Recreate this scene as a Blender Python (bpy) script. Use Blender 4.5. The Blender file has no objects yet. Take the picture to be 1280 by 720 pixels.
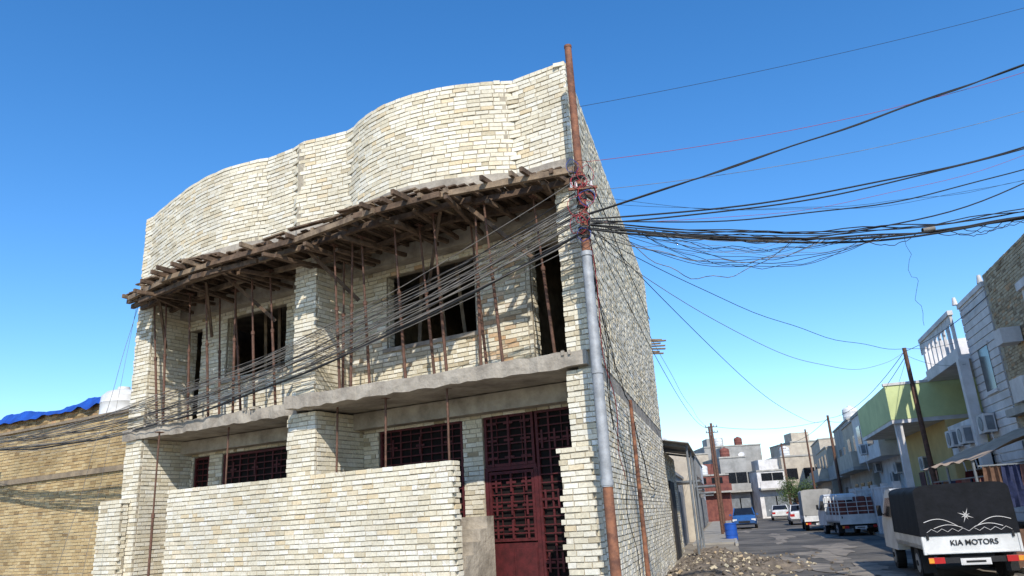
import bpy, bmesh, math, random
from mathutils import Vector, Matrix, noise
random.seed(11)
U=random.uniform
D=bpy.data
sc=bpy.context.scene

# ---------------------------------------------------------------- materials
def nodes(name):
    m=D.materials.new(name); m.use_nodes=True
    nt=m.node_tree; b=nt.nodes['Principled BSDF']
    return m,nt,b
def N(nt,t,**k):
    n=nt.nodes.new(t)
    for a,v in k.items(): setattr(n,a,v)
    return n
def mat(name,col,col2=None,rough=.85,scale=3.0,bump=.25,bscale=35,metal=0,spec=.3,detail=4,contrast=(.35,.65)):
    m,nt,b=nodes(name)
    if col2 is None: col2=tuple(c*.72 for c in col)
    tc=N(nt,'ShaderNodeTexCoord')
    n1=N(nt,'ShaderNodeTexNoise'); n1.inputs['Scale'].default_value=scale; n1.inputs['Detail'].default_value=detail; n1.inputs['Roughness'].default_value=.65
    nt.links.new(tc.outputs['Object'],n1.inputs['Vector'])
    r=N(nt,'ShaderNodeValToRGB'); r.color_ramp.elements[0].position=contrast[0]; r.color_ramp.elements[1].position=contrast[1]
    r.color_ramp.elements[0].color=(*col2,1); r.color_ramp.elements[1].color=(*col,1)
    nt.links.new(n1.outputs['Fac'],r.inputs['Fac']); nt.links.new(r.outputs['Color'],b.inputs['Base Color'])
    b.inputs['Roughness'].default_value=rough; b.inputs['Metallic'].default_value=metal
    b.inputs['Specular IOR Level'].default_value=spec
    if bump>0:
        n2=N(nt,'ShaderNodeTexNoise'); n2.inputs['Scale'].default_value=bscale; n2.inputs['Detail'].default_value=3
        nt.links.new(tc.outputs['Object'],n2.inputs['Vector'])
        bp=N(nt,'ShaderNodeBump'); bp.inputs['Strength'].default_value=bump; bp.inputs['Distance'].default_value=.02
        nt.links.new(n2.outputs['Fac'],bp.inputs['Height']); nt.links.new(bp.outputs['Normal'],b.inputs['Normal'])
    return m
def brickmat(name,stops,orange=(.52,.32,.17),stain=.14,white=(.82,.80,.75)):
    m,nt,b=nodes(name); L=nt.links.new
    at=N(nt,'ShaderNodeAttribute'); at.attribute_name='rnd'
    sp=N(nt,'ShaderNodeSeparateColor'); L(at.outputs['Color'],sp.inputs['Color'])
    r=N(nt,'ShaderNodeValToRGB'); cr=r.color_ramp
    while len(cr.elements)<len(stops): cr.elements.new(.5)
    for e,(p,c) in zip(cr.elements,stops): e.position=p; e.color=(*c,1)
    L(sp.outputs['Red'],r.inputs['Fac'])
    tc=N(nt,'ShaderNodeTexCoord')
    n1=N(nt,'ShaderNodeTexNoise'); n1.inputs['Scale'].default_value=22; n1.inputs['Detail'].default_value=4; n1.inputs['Roughness'].default_value=.7
    L(tc.outputs['Object'],n1.inputs['Vector'])
    n3=N(nt,'ShaderNodeTexNoise'); n3.inputs['Scale'].default_value=.9; n3.inputs['Detail'].default_value=3
    L(tc.outputs['Object'],n3.inputs['Vector'])
    mo=N(nt,'ShaderNodeMix',data_type='RGBA'); mo.inputs['B'].default_value=(*orange,1)
    L(sp.outputs['Blue'],mo.inputs['Factor']); L(r.outputs['Color'],mo.inputs['A'])
    mw=N(nt,'ShaderNodeMix',data_type='RGBA'); mw.inputs['B'].default_value=(*white,1)
    mm=N(nt,'ShaderNodeMath',operation='MULTIPLY'); L(sp.outputs['Green'],mm.inputs[0])
    rw=N(nt,'ShaderNodeMapRange'); rw.inputs['From Min'].default_value=.4; rw.inputs['From Max'].default_value=.6; L(n1.outputs['Fac'],rw.inputs['Value'])
    L(rw.outputs['Result'],mm.inputs[1]); L(mm.outputs[0],mw.inputs['Factor']); L(mo.outputs['Result'],mw.inputs['A'])
    r2=N(nt,'ShaderNodeMapRange'); r2.inputs['From Min'].default_value=.3; r2.inputs['From Max'].default_value=.7; r2.inputs['To Min'].default_value=.8; r2.inputs['To Max'].default_value=1.1
    L(n1.outputs['Fac'],r2.inputs['Value'])
    r3=N(nt,'ShaderNodeMapRange'); r3.inputs['From Min'].default_value=.35; r3.inputs['From Max'].default_value=.6; r3.inputs['To Min'].default_value=1-stain; r3.inputs['To Max'].default_value=1.04
    L(n3.outputs['Fac'],r3.inputs['Value'])
    mu=N(nt,'ShaderNodeMath',operation='MULTIPLY'); L(r2.outputs['Result'],mu.inputs[0]); L(r3.outputs['Result'],mu.inputs[1])
    vm=N(nt,'ShaderNodeVectorMath',operation='SCALE'); L(mw.outputs['Result'],vm.inputs[0]); L(mu.outputs[0],vm.inputs['Scale'])
    L(vm.outputs['Vector'],b.inputs['Base Color'])
    b.inputs['Roughness'].default_value=.92; b.inputs['Specular IOR Level'].default_value=.15
    bp=N(nt,'ShaderNodeBump'); bp.inputs['Strength'].default_value=.4; bp.inputs['Distance'].default_value=.014
    L(n1.outputs['Fac'],bp.inputs['Height']); L(bp.outputs['Normal'],b.inputs['Normal'])
    return m
cream=[(0,(.38,.315,.21)),(.1,(.52,.445,.31)),(.3,(.64,.57,.42)),(.6,(.72,.66,.52)),(.85,(.77,.73,.62)),(1,(.68,.56,.37))]
M_BR=brickmat('pale_brick',cream)
M_BY=brickmat('yellow_brick',[(0,(.24,.16,.08)),(.2,(.40,.28,.14)),(.6,(.50,.37,.19)),(1,(.56,.44,.25))],stain=.25)
M_MORT=mat('mortar',(.40,.35,.265),(.28,.24,.18),scale=6,bump=.5,bscale=30)
M_CONC=mat('rough_concrete',(.43,.38,.31),(.22,.19,.155),scale=2.2,bump=.8,bscale=14,detail=7)
M_CONC2=mat('smooth_concrete',(.42,.40,.36),(.28,.265,.24),scale=1.5,bump=.3)
M_WOOD=mat('formwork_timber',(.16,.105,.068),(.06,.04,.027),scale=5,bump=.5,bscale=25)
M_WOOD2=mat('pale_timber',(.28,.205,.135),(.12,.085,.058),scale=5,bump=.5,bscale=25)
M_PROP=mat('rusty_prop',(.16,.08,.055),(.08,.045,.03),scale=9,bump=.4,rough=.7)
M_RUST=mat('rusty_steel',(.28,.12,.065),(.12,.055,.038),scale=7,bump=.4,rough=.75)
M_GALV=mat('galvanised_steel',(.40,.41,.42),(.26,.265,.27),scale=5,bump=.15,rough=.6,metal=.2)
M_MAROON=mat('maroon_paint',(.10,.018,.02),(.055,.012,.013),scale=8,bump=.1,rough=.6)
M_GLASS=mat('dark_glass',(.015,.017,.02),(.01,.01,.012),bump=0,rough=.15,spec=.5)
M_DKPANE=mat('matte_dark_pane',(.018,.015,.014),(.012,.01,.01),bump=0,rough=.8,spec=.05)  # near-black matte pane, no dust: keeps sky reflections off the grille windows
M_DARK=mat('dark_interior',(.05,.045,.04),(.03,.027,.025),bump=.2)
M_BLACK=mat('black_rubber',(.02,.02,.022),(.012,.012,.012),bump=.2,rough=.7)
M_WHITE=mat('white_paint',(.70,.70,.69),(.50,.50,.49),scale=2,bump=.05,rough=.45)
M_DWHITE=mat('dirty_white_paint',(.68,.66,.65),(.48,.46,.44),scale=1.2,bump=.2,rough=.7)
M_PLAST=mat('beige_plaster',(.50,.44,.35),(.36,.31,.25),scale=1.2,bump=.3)
M_GREYP=mat('grey_plaster',(.36,.35,.33),(.24,.235,.22),scale=1.0,bump=.3)
M_LIME=mat('lime_paint',(.56,.62,.30),(.44,.50,.24),scale=1,bump=.1)
M_YELLOW=mat('ochre_paint',(.62,.47,.20),(.50,.37,.16),scale=1,bump=.1)
M_REDP=mat('red_brown_paint',(.22,.08,.06),(.13,.045,.04),scale=2,bump=.1)
M_STEEL=mat('painted_steel',(.20,.22,.24),(.13,.14,.15),scale=2,bump=.1,rough=.5)
M_TARP=mat('blue_tarpaulin',(.02,.09,.42),(.015,.05,.26),scale=2,bump=.3,rough=.45)
M_BLUECAR=mat('blue_car_paint',(.03,.10,.28),(.025,.08,.22),bump=0,rough=.25,spec=.5)
M_COVER=mat('black_canvas',(.011,.012,.016),(.006,.007,.009),scale=4,bump=.3,bscale=12,rough=.75,spec=.15)
M_BEIGE=mat('beige_canvas',(.46,.35,.25),(.34,.25,.18),scale=3,bump=.3,bscale=10)
M_LIGHTR=mat('tail_light',(.45,.02,.02),(.35,.015,.015),bump=0,rough=.3)
M_LIGHTY=mat('indicator',(.7,.30,.03),(.6,.25,.03),bump=0,rough=.3)
M_BARREL=mat('blue_plastic',(.02,.10,.45),(.02,.08,.35),bump=0,rough=.4)
M_LEAF=mat('leaves',(.08,.12,.035),(.035,.06,.018),scale=8,bump=0)

# ---------------------------------------------------------------- mesh builder
class MB:
    def __init__(s): s.v=[];s.f=[];s.m=[];s.c=[]
    def add(s,vs,fs,m=0,c=(0,0,0)):
        o=len(s.v); s.v+=[tuple(v) for v in vs]
        s.f+=[tuple(i+o for i in f) for f in fs]; s.m+=[m]*len(fs); s.c+=[c]*len(vs)
    def obox(s,ce,a,b,d,m=0,c=(0,0,0)):
        ce=Vector(ce);vs=[]
        for k in (-1,1):
            for (i,j) in ((-1,-1),(1,-1),(1,1),(-1,1)):
                vs.append(ce+a*i+b*j+d*k)
        s.add(vs,[(0,3,2,1),(4,5,6,7),(0,1,5,4),(1,2,6,5),(2,3,7,6),(3,0,4,7)],m,c)
    def box(s,x0,x1,y0,y1,z0,z1,m=0,c=(0,0,0)):
        s.obox(((x0+x1)/2,(y0+y1)/2,(z0+z1)/2),Vector(((x1-x0)/2,0,0)),Vector((0,(y1-y0)/2,0)),Vector((0,0,(z1-z0)/2)),m,c)
    def prism(s,poly,z0,z1,m=0):
        n=len(poly)
        vs=[(p[0],p[1],z0) for p in poly]+[(p[0],p[1],z1) for p in poly]
        fs=[tuple(range(n-1,-1,-1)),tuple(range(n,2*n))]+[(i,(i+1)%n,(i+1)%n+n,i+n) for i in range(n)]
        s.add(vs,fs,m)
    def cyl(s,p0,p1,r0,r1=None,seg=10,m=0,caps=True):
        if r1 is None:r1=r0
        p0=Vector(p0);p1=Vector(p1);ax=(p1-p0).normalized()
        a=ax.orthogonal().normalized();b=ax.cross(a)
        vs=[]
        for p,r in ((p0,r0),(p1,r1)):
            for i in range(seg):
                t=2*math.pi*i/seg; vs.append(p+a*math.cos(t)*r+b*math.sin(t)*r)
        fs=[(i,(i+1)%seg,(i+1)%seg+seg,i+seg) for i in range(seg)]
        if caps: fs+=[tuple(range(seg-1,-1,-1)),tuple(range(seg,2*seg))]
        s.add(vs,fs,m)
    def beam(s,p0,p1,w,h,m=0,roll=0):
        p0=Vector(p0);p1=Vector(p1);ax=(p1-p0); l=ax.length; ax.normalize()
        up=Vector((0,0,1)) if abs(ax.z)<.9 else Vector((0,1,0))
        a=ax.cross(up).normalized(); b=a.cross(ax)
        if roll:
            q=Matrix.Rotation(roll,3,ax); a=q@a;b=q@b
        s.obox((p0+p1)/2,a*w/2,b*h/2,ax*l/2,m)
    def done(s,name,mats,parent=None,smooth=False,bevel=0):
        me=D.meshes.new(name); me.from_pydata(s.v,[],s.f)
        me.polygons.foreach_set('material_index',s.m)
        if any(c!=(0,0,0) for c in s.c[:50]) or any(c!=(0,0,0) for c in s.c[-50:]):
            at=me.color_attributes.new('rnd','FLOAT_COLOR','POINT')
            fl=[]
            for c in s.c: fl+= [c[0],c[1],c[2],1]
            at.data.foreach_set('color',fl)
        bm=bmesh.new(); bm.from_mesh(me); bmesh.ops.recalc_face_normals(bm,faces=bm.faces); bm.to_mesh(me); bm.free()
        for m in mats: me.materials.append(m)
        if smooth:
            me.polygons.foreach_set('use_smooth',[True]*len(me.polygons))
        o=D.objects.new(name,me); sc.collection.objects.link(o)
        if smooth:
            md=o.modifiers.new('es','EDGE_SPLIT'); md.split_angle=math.radians(40)
        if bevel:
            md=o.modifiers.new('bv','BEVEL'); md.width=bevel; md.segments=2; md.limit_method='ANGLE'
        if parent: o.parent=parent
        return o
def empty(name,loc=(0,0,0),rz=0):
    e=D.objects.new(name,None); e.location=loc; e.rotation_euler=(0,0,rz); e.empty_display_size=.3
    sc.collection.objects.link(e); return e

# ---------------------------------------------------------------- frames
def unit(x,y):
    l=math.hypot(x,y); return Vector((x/l,y/l,0))
C0=Vector((1.15,11.5,0))
DF=unit(-.8686,.4955); NF=unit(-.4955,-.8686)
DS=unit(.2478,.9688);  NS=unit(.9688,-.2478)
SK=DS.dot(DF)/-DS.dot(NF)
Z=Vector((0,0,1))
def W(t,n=0,z=0): return C0+DF*t+NF*n+Z*z
def S(s,o=0,z=0): return C0+DS*s+NS*o+Z*z
def wbox(mb,t0,t1,n0,n1,z0,z1,m=0,c=(0,0,0)):
    mb.obox(W((t0+t1)/2,(n0+n1)/2,(z0+z1)/2),DF*(t1-t0)/2,NF*(n1-n0)/2,Z*(z1-z0)/2,m,c)
def sbox(mb,s0,s1,o0,o1,z0,z1,m=0):
    mb.obox(S((s0+s1)/2,(o0+o1)/2,(z0+z1)/2),DS*(s1-s0)/2,NS*(o1-o0)/2,Z*(z1-z0)/2,m)
R0=Vector((7.5,0,0)); DR=unit(.282,.9594); NR=unit(-.9594,.282)
def RQ(q,o=0,z=0): return R0+DR*q+NR*o+Z*z
def rbox(mb,q0,q1,o0,o1,z0,z1,m=0,c=(0,0,0)):
    mb.obox(RQ((q0+q1)/2,(o0+o1)/2,(z0+z1)/2),DR*(q1-q0)/2,NR*(o1-o0)/2,Z*(z1-z0)/2,m,c)
def sidefor(p,q,out):
    d=(Vector(q)-Vector(p)); d.z=0; d.normalize()
    return 1 if Vector((d.y,-d.x,0)).dot(out)>0 else -1

# ---------------------------------------------------------------- bricklaying
def lay(mb,path,z0,z1,holes=(),side=1,m=0,orange=0,white=0,H=.085,L=.245,topdepth=0,jag=0.02,endjag=0,lighter=0):
    pts=[Vector((p[0],p[1])) for p in path]
    cum=[0]
    for a,b in zip(pts,pts[1:]): cum.append(cum[-1]+(b-a).length)
    T=cum[-1]
    def P(u):
        for i in range(len(pts)-1):
            if u<=cum[i+1] or i==len(pts)-2:
                k=(u-cum[i])/(cum[i+1]-cum[i]); return pts[i].lerp(pts[i+1],k)
    nc=int(round((z1-z0)/H))
    for i in range(nc):
        zc=z0+(i+.5)*H
        u=-(i%2)*L/2+U(-.03,.03)-U(0,1)*.01
        e0=U(0,jag)-(endjag if i%2 else 0)*U(.3,1); e1=T-U(0,jag)+(endjag if i%2==0 else 0)*U(.3,1)
        wav=U(-.004,.004)
        while u<T+endjag:
            l=L*(.5 if random.random()<.16 else 1)*U(.95,1.02)
            a=max(u,e0); b=min(u+l-U(.008,.02),e1)
            u+=l
            segs=[(a,b)]
            for (ha,hb,za,zb) in holes:
                if za-.02<zc<zb:
                    ns=[]
                    for (x,y) in segs:
                        if y<=ha or x>=hb: ns.append((x,y));continue
                        if x<ha: ns.append((x,ha-U(0,.012)))
                        if y>hb: ns.append((hb+U(0,.012),y))
                    segs=ns
            for (x,y) in segs:
                if y-x<.04: continue
                p=P(min(max(x,0),T)); q=P(min(max(y,0),T))
                d=(q-p)
                if d.length<.02: continue
                if x<0: p=p-d.normalized()*(-x)
                if y>T: q=q+d.normalized()*(y-T)
                d=q-p; l2=d.length; d.normalize()
                n=Vector((d.y,-d.x))*side
                ang=U(-.02,.02)
                d3=Vector((d.x,d.y,U(-.014,.014))); n3=Vector((n.x,n.y,0))
                d3=(d3+n3*ang).normalized(); n3=(n3-d3*ang).normalized()
                up=d3.cross(n3); 
                if up.z<0: up=-up
                dep=topdepth if (topdepth and i==nc-1) else .05
                j=U(-.007,.007)
                ce=(p+q)/2
                hz=U(.031,.037)
                ct=Vector((ce.x,ce.y,zc+wav+U(-.003,.003)))+n3*(j-dep/2)
                r1=min(1,max(0,random.betavariate(2.4,1.9)+lighter))
                og=0
                if orange and random.random()<orange: og=U(.4,.95)
                wg=0
                if white and random.random()<white: wg=U(.3,1)
                mb.obox(ct,d3*l2/2,n3*dep/2,up*hz,m,(r1+.001,wg,og))
def back(mb,p0,p1,z0,z1,holes=(),side=1,thick=.23,m=1,off=.014):
    p0=Vector((p0[0],p0[1],0));p1=Vector((p1[0],p1[1],0)); d=p1-p0;T=d.length;d.normalize()
    n=Vector((d.y,-d.x,0))*side
    us=sorted(set([0,T]+[min(max(x,0),T) for h in holes for x in h[:2]])); zs=sorted(set([z0,z1]+[min(max(x,z0),z1) for h in holes for x in h[2:]]))
    for a,b in zip(us,us[1:]):
        for c,e in zip(zs,zs[1:]):
            um,zm=(a+b)/2,(c+e)/2
            if any(h[0]<um<h[1] and h[2]<zm<h[3] for h in holes): continue
            mb.obox(p0+d*um+Z*zm-n*(off+thick/2),d*(b-a)/2,n*thick/2,Z*(e-c)/2,m)
def wall(mb,p0,p1,z0,z1,holes=(),side=1,thick=.23,**k):
    lay(mb,[p0,p1],z0,z1,holes,side,**k)
    back(mb,p0,p1,z0,z1-.01,holes,side,thick)
    a=Vector((p0[0],p0[1],0));b=Vector((p1[0],p1[1],0));d=(b-a).normalized();n=Vector((d.y,-d.x,0))*side
    kk=dict(k); kk['topdepth']=0
    for h in holes:
        za=z0+round((max(h[2],z0)-z0)/.085)*.085
        for (uu,sg) in ((h[0]+.016,1),(h[1]-.016,-1)):
            q=a+d*uu; s0=q-n*.055; s1=q-n*(thick+.01)
            lay(mb,[s0,s1],za,min(h[3],z1),side=sidefor(s0,s1,d*sg),**kk)
def pier(mb,t0,t1,n0,n1,z0,z1,corner=False,tooth=0,**k):
    A,B,Cc,E=W(t0,n0),W(t1,n0),W(t1,n1),W(t0,n1)
    lay(mb,[A,B],z0,z1,side=sidefor(A,B,NF),endjag=tooth,**k)
    if not corner:
        lay(mb,[A+NF*-.055,E],z0,z1,side=sidefor(A,E,-DF),**k)
    lay(mb,[B+NF*-.055,Cc],z0,z1,side=sidefor(B,Cc,DF),**k)
    if corner:
        d=n0-n1
        if (t0+.05+SK*d)<t1-.02: mb.prism([W(t0+.03,n0-.014),W(t1-.014,n0-.014),W(t1-.014,n1),W(t0+.05+SK*d,n1)],z0,z1-.01,1)
        else: mb.prism([W(t0+.03,n0-.014),W(t1-.014,n0-.014),W(t1-.014,n0-(t1-.03-t0)/SK)],z0,z1-.01,1)
    else: wbox(mb,t0+.014,t1-.014,n1,n0-.014,z0,z1-.01,1)

prof=[(0,0),(.6,0),(1.12,.0),(1.2,.09),(1.5,.27),(1.9,.45),(2.4,.62),(2.9,.72),(3.4,.74),(3.9,.66),(4.3,.53),(4.62,.38),(5.2,.47),(5.78,.60),(5.84,.60),(5.92,.50),(6.5,.50),(6.85,.51),(7.0,.58),(7.4,.66),(7.9,.72),(8.6,.69),(9.3,.58),(10.1,.38),(10.9,.17),(11.4,.02),(11.7,0)]
def pns(t):
    for (a,b),(c,d) in zip(prof,prof[1:]):
        if t<=c:
            k=(t-a)/(c-a); return b+(d-b)*k
    return 0
tsx=sorted(set([round(i*11.7/130,4) for i in range(131)]+[p[0] for p in prof]))
ts=[tsx[0]]
for t in tsx[1:]:
    if t-ts[-1]>.025 or t in [p[0] for p in prof]: ts.append(t)
ZS1,ZR0,ZR1,ZT=4.1,7.15,7.43,9.3
SD=sidefor(W(0),W(1),NF); SS=sidefor(S(0),S(1),NS); SR=sidefor(RQ(0),RQ(1),NR)

house=empty('unfinished_brick_house')
mb=MB()
lay(mb,[W(t,pns(t)) for t in ts],ZR1,ZT,side=SD,topdepth=.22,lighter=.07)
for a,b in zip(ts,ts[1:]):
    a2,b2=max(a,.08),max(b,.1)
    mb.prism([W(a2,pns(a)-.014),W(b2,pns(b)-.014),W(b2,pns(b)-.23),W(a2,pns(a)-.23)],ZR1,ZT-.03,1)
mb.done('parapet_front',[M_BR,M_MORT],house)
mb=MB()
pier(mb,11.1,11.7,0,-1.1,ZS1,7.0)
pier(mb,5.85,6.45,0,-1.1,ZS1,6.95,lighter=.02,tooth=.02)
pier(mb,0.0,.40,0,-1.1,ZS1,ZR0,corner=True,lighter=-.03)
pier(mb,11.1,11.7,0,-1.4,0,3.83)
pier(mb,5.75,6.5,.05,-1.4,0,3.83)
pier(mb,0.0,.45,0,-1.4,0,3.83,corner=True,lighter=.05,white=.3)
def rw(t0,t1,n,z0,z1,holes,**k):
    a,b=W(t0,n),W(t1,n)
    wall(mb,a,b,z0,z1,[(h[0]-t0,h[1]-t0,h[2],h[3]) for h in holes],side=SD,**k)
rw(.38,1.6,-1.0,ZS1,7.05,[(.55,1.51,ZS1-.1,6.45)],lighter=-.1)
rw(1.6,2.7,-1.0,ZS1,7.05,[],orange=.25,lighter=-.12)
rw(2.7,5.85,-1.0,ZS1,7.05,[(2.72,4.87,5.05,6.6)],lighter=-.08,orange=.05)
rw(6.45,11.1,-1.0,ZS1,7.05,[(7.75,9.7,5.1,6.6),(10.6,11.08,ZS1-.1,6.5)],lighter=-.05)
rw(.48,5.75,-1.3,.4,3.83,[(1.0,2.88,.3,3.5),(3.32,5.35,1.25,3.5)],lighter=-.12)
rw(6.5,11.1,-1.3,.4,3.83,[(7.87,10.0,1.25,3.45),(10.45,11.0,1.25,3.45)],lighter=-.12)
mb.done('front_walls',[M_BR,M_MORT],house)
mb=MB()
lay(mb,[S(0),S(14)],0,3.83,side=SS,white=.5,lighter=.03)
lay(mb,[S(0),S(14)],ZS1,ZT,side=SS,lighter=-.05,white=.1,topdepth=.2)
back(mb,S(.1),S(14),0,ZT-.03,side=SS,thick=.2)
mb.done('side_wall',[M_BR,M_MORT],house)
mb=MB()
back(mb,W(11.7,-.3),W(11.7,-.3)+DS*13.6,0,ZT-.03,side=-SS,m=0)
A=S(13.98,-.03);B=W(11.7)+DS*14
back(mb,A,B,0,ZT-.03,side=-SD,m=0)
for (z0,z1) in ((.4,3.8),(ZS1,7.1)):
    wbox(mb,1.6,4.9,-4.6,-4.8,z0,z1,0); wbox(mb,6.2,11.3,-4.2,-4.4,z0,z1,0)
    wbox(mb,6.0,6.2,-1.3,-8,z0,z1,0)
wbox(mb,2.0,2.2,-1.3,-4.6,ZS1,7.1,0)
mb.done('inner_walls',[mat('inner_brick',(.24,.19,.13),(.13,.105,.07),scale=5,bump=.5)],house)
def edge_slab(mb,tn,z0,z1,backn,m=0,jit=.02):
    pts=[]
    for (a,na),(b,nb) in zip(tn,tn[1:]):
        k=max(1,int(abs(b-a)/.16))
        for i in range(k): pts.append((a+(b-a)*i/k,na+(nb-na)*i/k))
    pts.append(tn[-1])
    rows=[]
    for (t,n) in pts:
        j=U(-jit,jit); tb=max(t,SK*-backn+.04)
        rows.append([W(tb,backn,z1),W(t,n+j,z1+U(-jit,jit)*.8),W(t,n+j*1.2+U(-.012,.012),(z0+z1)/2+U(-.02,.02)),W(t,n+j-.01,z0+U(-jit,jit)*1.0),W(tb,backn,z0)])
    vs=[v for r in rows for v in r]; fs=[]
    for i in range(len(rows)-1):
        for k in range(4): fs.append((i*5+k,i*5+k+1,(i+1)*5+k+1,(i+1)*5+k))
        fs.append((i*5+4,i*5,(i+1)*5,(i+1)*5+4))
    fs.append((0,1,2,3,4)); e=(len(rows)-1)*5; fs.append((e+4,e+3,e+2,e+1,e))
    mb.add(vs,fs,m)
mb=MB()
edge_slab(mb,[(0.03,.10),(2,.2),(4,.3),(6.2,.42)],3.86,ZS1,-1.3)
edge_slab(mb,[(6.25,.04),(9,.08),(11.75,.06)],3.82,ZS1-.04,-1.3)
mb.prism([W(.45,-1.32),W(11.6,-1.32),W(11.6)+DS*13.8,S(13.8,-.1)],3.84,ZS1-.01,0)
sbox(mb,0.1,14,-.2,-.012,3.84,4.085,0)
wbox(mb,.48,5.75,-1.0,-1.28,3.52,3.84,0)
wbox(mb,6.5,11.1,-1.0,-1.28,3.52,3.80,0)
wbox(mb,.40,11.1,-.72,-.98,6.72,7.05,0)
edge_slab(mb,[(t,pns(t)+.03) for t in ts[::2]],ZR0,ZR1-.005,-1.3,jit=.012)
mb.prism([W(.45,-1.32),W(11.6,-1.32),W(11.6)+DS*13.8,S(13.8,-.1)],ZR0+.02,ZR1-.01,0)
sbox(mb,0.12,.95,-.2,.012,ZR0-.02,ZR1,0)
wbox(mb,.45,11.7,-.9,-1.3,0,.4,0)
mb.prism([W(.45,-1.31),W(11.6,-1.31),W(11.6)+DS*13.8,S(13.8,-.1)],0,.39,0)
for i in range(3): wbox(mb,.5,2.45,-.9+.26*i,-.9+.26*(i+1),0,.3-.1*i,0)
for i in range(6): wbox(mb,2.5,3.15,-.95+.22*i,-.95+.22*(i+1),0,1.72-.2*i,0)
for i in range(160):
    t=U(.2,11.5); n=U(-.7,.12); k=U(.01,.035); wbox(mb,t,t+k*2,n,n+k*1.5,ZS1-.05,ZS1+k*(1 if t<6.2 else 0)+.002,0)
mb.done('concrete_slabs_and_stairs',[M_CONC],house)
mb=MB()
for (t0,t1,z) in ((2.6,4.95,5.02),(7.65,9.8,5.06)): wbox(mb,t0,t1,-.96,-1.2,z-.05,z+.03,0)
mb.done('window_sills',[M_CONC],house)

# ---- formwork timber
def ed(t): return pns(min(max(t,0),11.7))+.52
mb=MB()
t=.05
while t<11.5:
    w=U(.10,.16); ne=ed(t)+U(-.15,.12)
    if U(0,1)>.06: mb.beam(W(t+w/2,-.98,7.085+U(0,.01)),W(t+w/2,ne-.1,7.085+U(0,.02)),w,.025,random.choice([0,0,1]))
    t+=w+U(.005,.04)
t=.1
while t<11.4:
    ne=ed(t)+U(-.1,.38)*(.5 if t>10 else 1)
    dt=U(-.08,.08); dz=U(-.05,.02)
    mb.beam(W(t,-.95,7.02),W(t+dt,ne,7.02+dz),.06,.085,random.choice([0,0,1]))
    t+=U(.28,.42)
def runs(off,z,a,b,zj=.03):
    t=a
    while t<b:
        l=U(1.3,2.4); e=min(t+l,b)
        mb.beam(W(t-U(0,.3),ed(t)+off+U(-.05,.05),z+U(-zj,zj)),W(e+U(0,.3),ed(e)+off+U(-.05,.05),z+U(-zj,zj)),.08,.10,random.choice([0,0,1]))
        t=e
runs(-.08,6.93,-.1,11.25); runs(-.5,6.92,.1,11.4); runs(-.15,6.80,6.6,11.1,.05); runs(-1.1,6.9,.4,11.3)
for i in range(26):
    tt=U(.3,10.6); a=U(-.3,.3); l=U(.5,1.6)
    n0=pns(tt)+U(.2,.42)
    mb.beam(W(tt,n0,7.13+U(0,.05)),W(min(tt+l*math.cos(a),11.3),n0+l*math.sin(a)*.5,7.14+U(0,.06)),.1,.03,random.choice([0,1,1]))
for i in range(20):
    tt=U(.5,10.9); mb.beam(W(tt,-.6,U(6.72,6.86)),W(tt+U(-.4,.4),ed(tt)+U(-.4,.2),U(6.7,6.86)),.07,.07,0)
for (a,b) in ((1.0,1.9),(3.2,2.4),(4.9,5.6),(7.2,8.0),(9.2,8.6),(10.8,10.2)):
    mb.beam(W(a,-.2,5.9),W(b,.5,6.9),.05,.07,0)
for i in range(7):
    z=6.75+i*.08; p=S(13.9,-.3,z); mb.beam(p+DS*.1,p+DS*.35+NS*U(.5,.85)+Z*U(-.03,.03),.1,.04,1)
for tt in (3.1,3.6,4.1,4.5,8.2,8.8,9.3,10.8,1.2):
    mb.beam(W(tt,-1.8+U(-.4,.3),ZS1),W(tt+U(-.1,.1),-1.8,7.0),.07,.07,1)
mb.done('roof_formwork',[M_WOOD,M_WOOD2],house)
mb=MB()
def prop(t,n,z0,z1,tn=None,nn=None,r=.024):
    p0=W(t,n,z0); p1=W(t if tn is None else tn,n if nn is None else nn,z1)
    md=p0.lerp(p1,.55)
    mb.cyl(p0,md,r*1.15,m=0); mb.cyl(md-(p1-p0)*.01,p1,r*.8,m=0)
    mb.cyl(md-(p1-p0)*.012,md+(p1-p0)*.012,r*1.6,m=0)
    mb.beam(p1+NF*-.08,p1+NF*.08,.1,.02,0); mb.beam(p0+Z*.01+NF*-.06,p0+Z*.01+NF*.06,.12,.015,0)
for (a,b,n) in ((1.55,1.6,.05),(1.95,1.78,.1),(2.65,2.6,.1),(3.05,3.1,-.1),(3.5,3.45,.15),(4.35,4.3,.12),(4.75,4.55,.18),(5.3,5.1,-.2),(5.0,5.0,.2),(2.2,2.25,-.5),(4.0,4.05,-.5),(.75,.8,-.3)):
    prop(a,n,ZS1-.01,6.9,b,n+U(.15,.35))
for (a,b,n) in ((7.0,7.05,-.1),(7.5,7.4,.0),(8.2,8.15,-.05),(8.9,8.9,.0),(9.7,9.6,-.1),(10.4,10.4,0),(10.75,10.9,-.1),(8.6,8.7,-.6),(9.3,9.3,-.6)):
    prop(a,n,ZS1-.05,6.9,b,n+U(.1,.35))
for (t,n) in ((2.75,-.05),(4.15,-.05),(5.35,-.1),(8.5,-.2),(10.2,.2)):
    prop(t,n,0,3.87,t+U(-.03,.03),n)
mb.done('steel_props',[M_PROP],house)
mb=MB()
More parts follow.
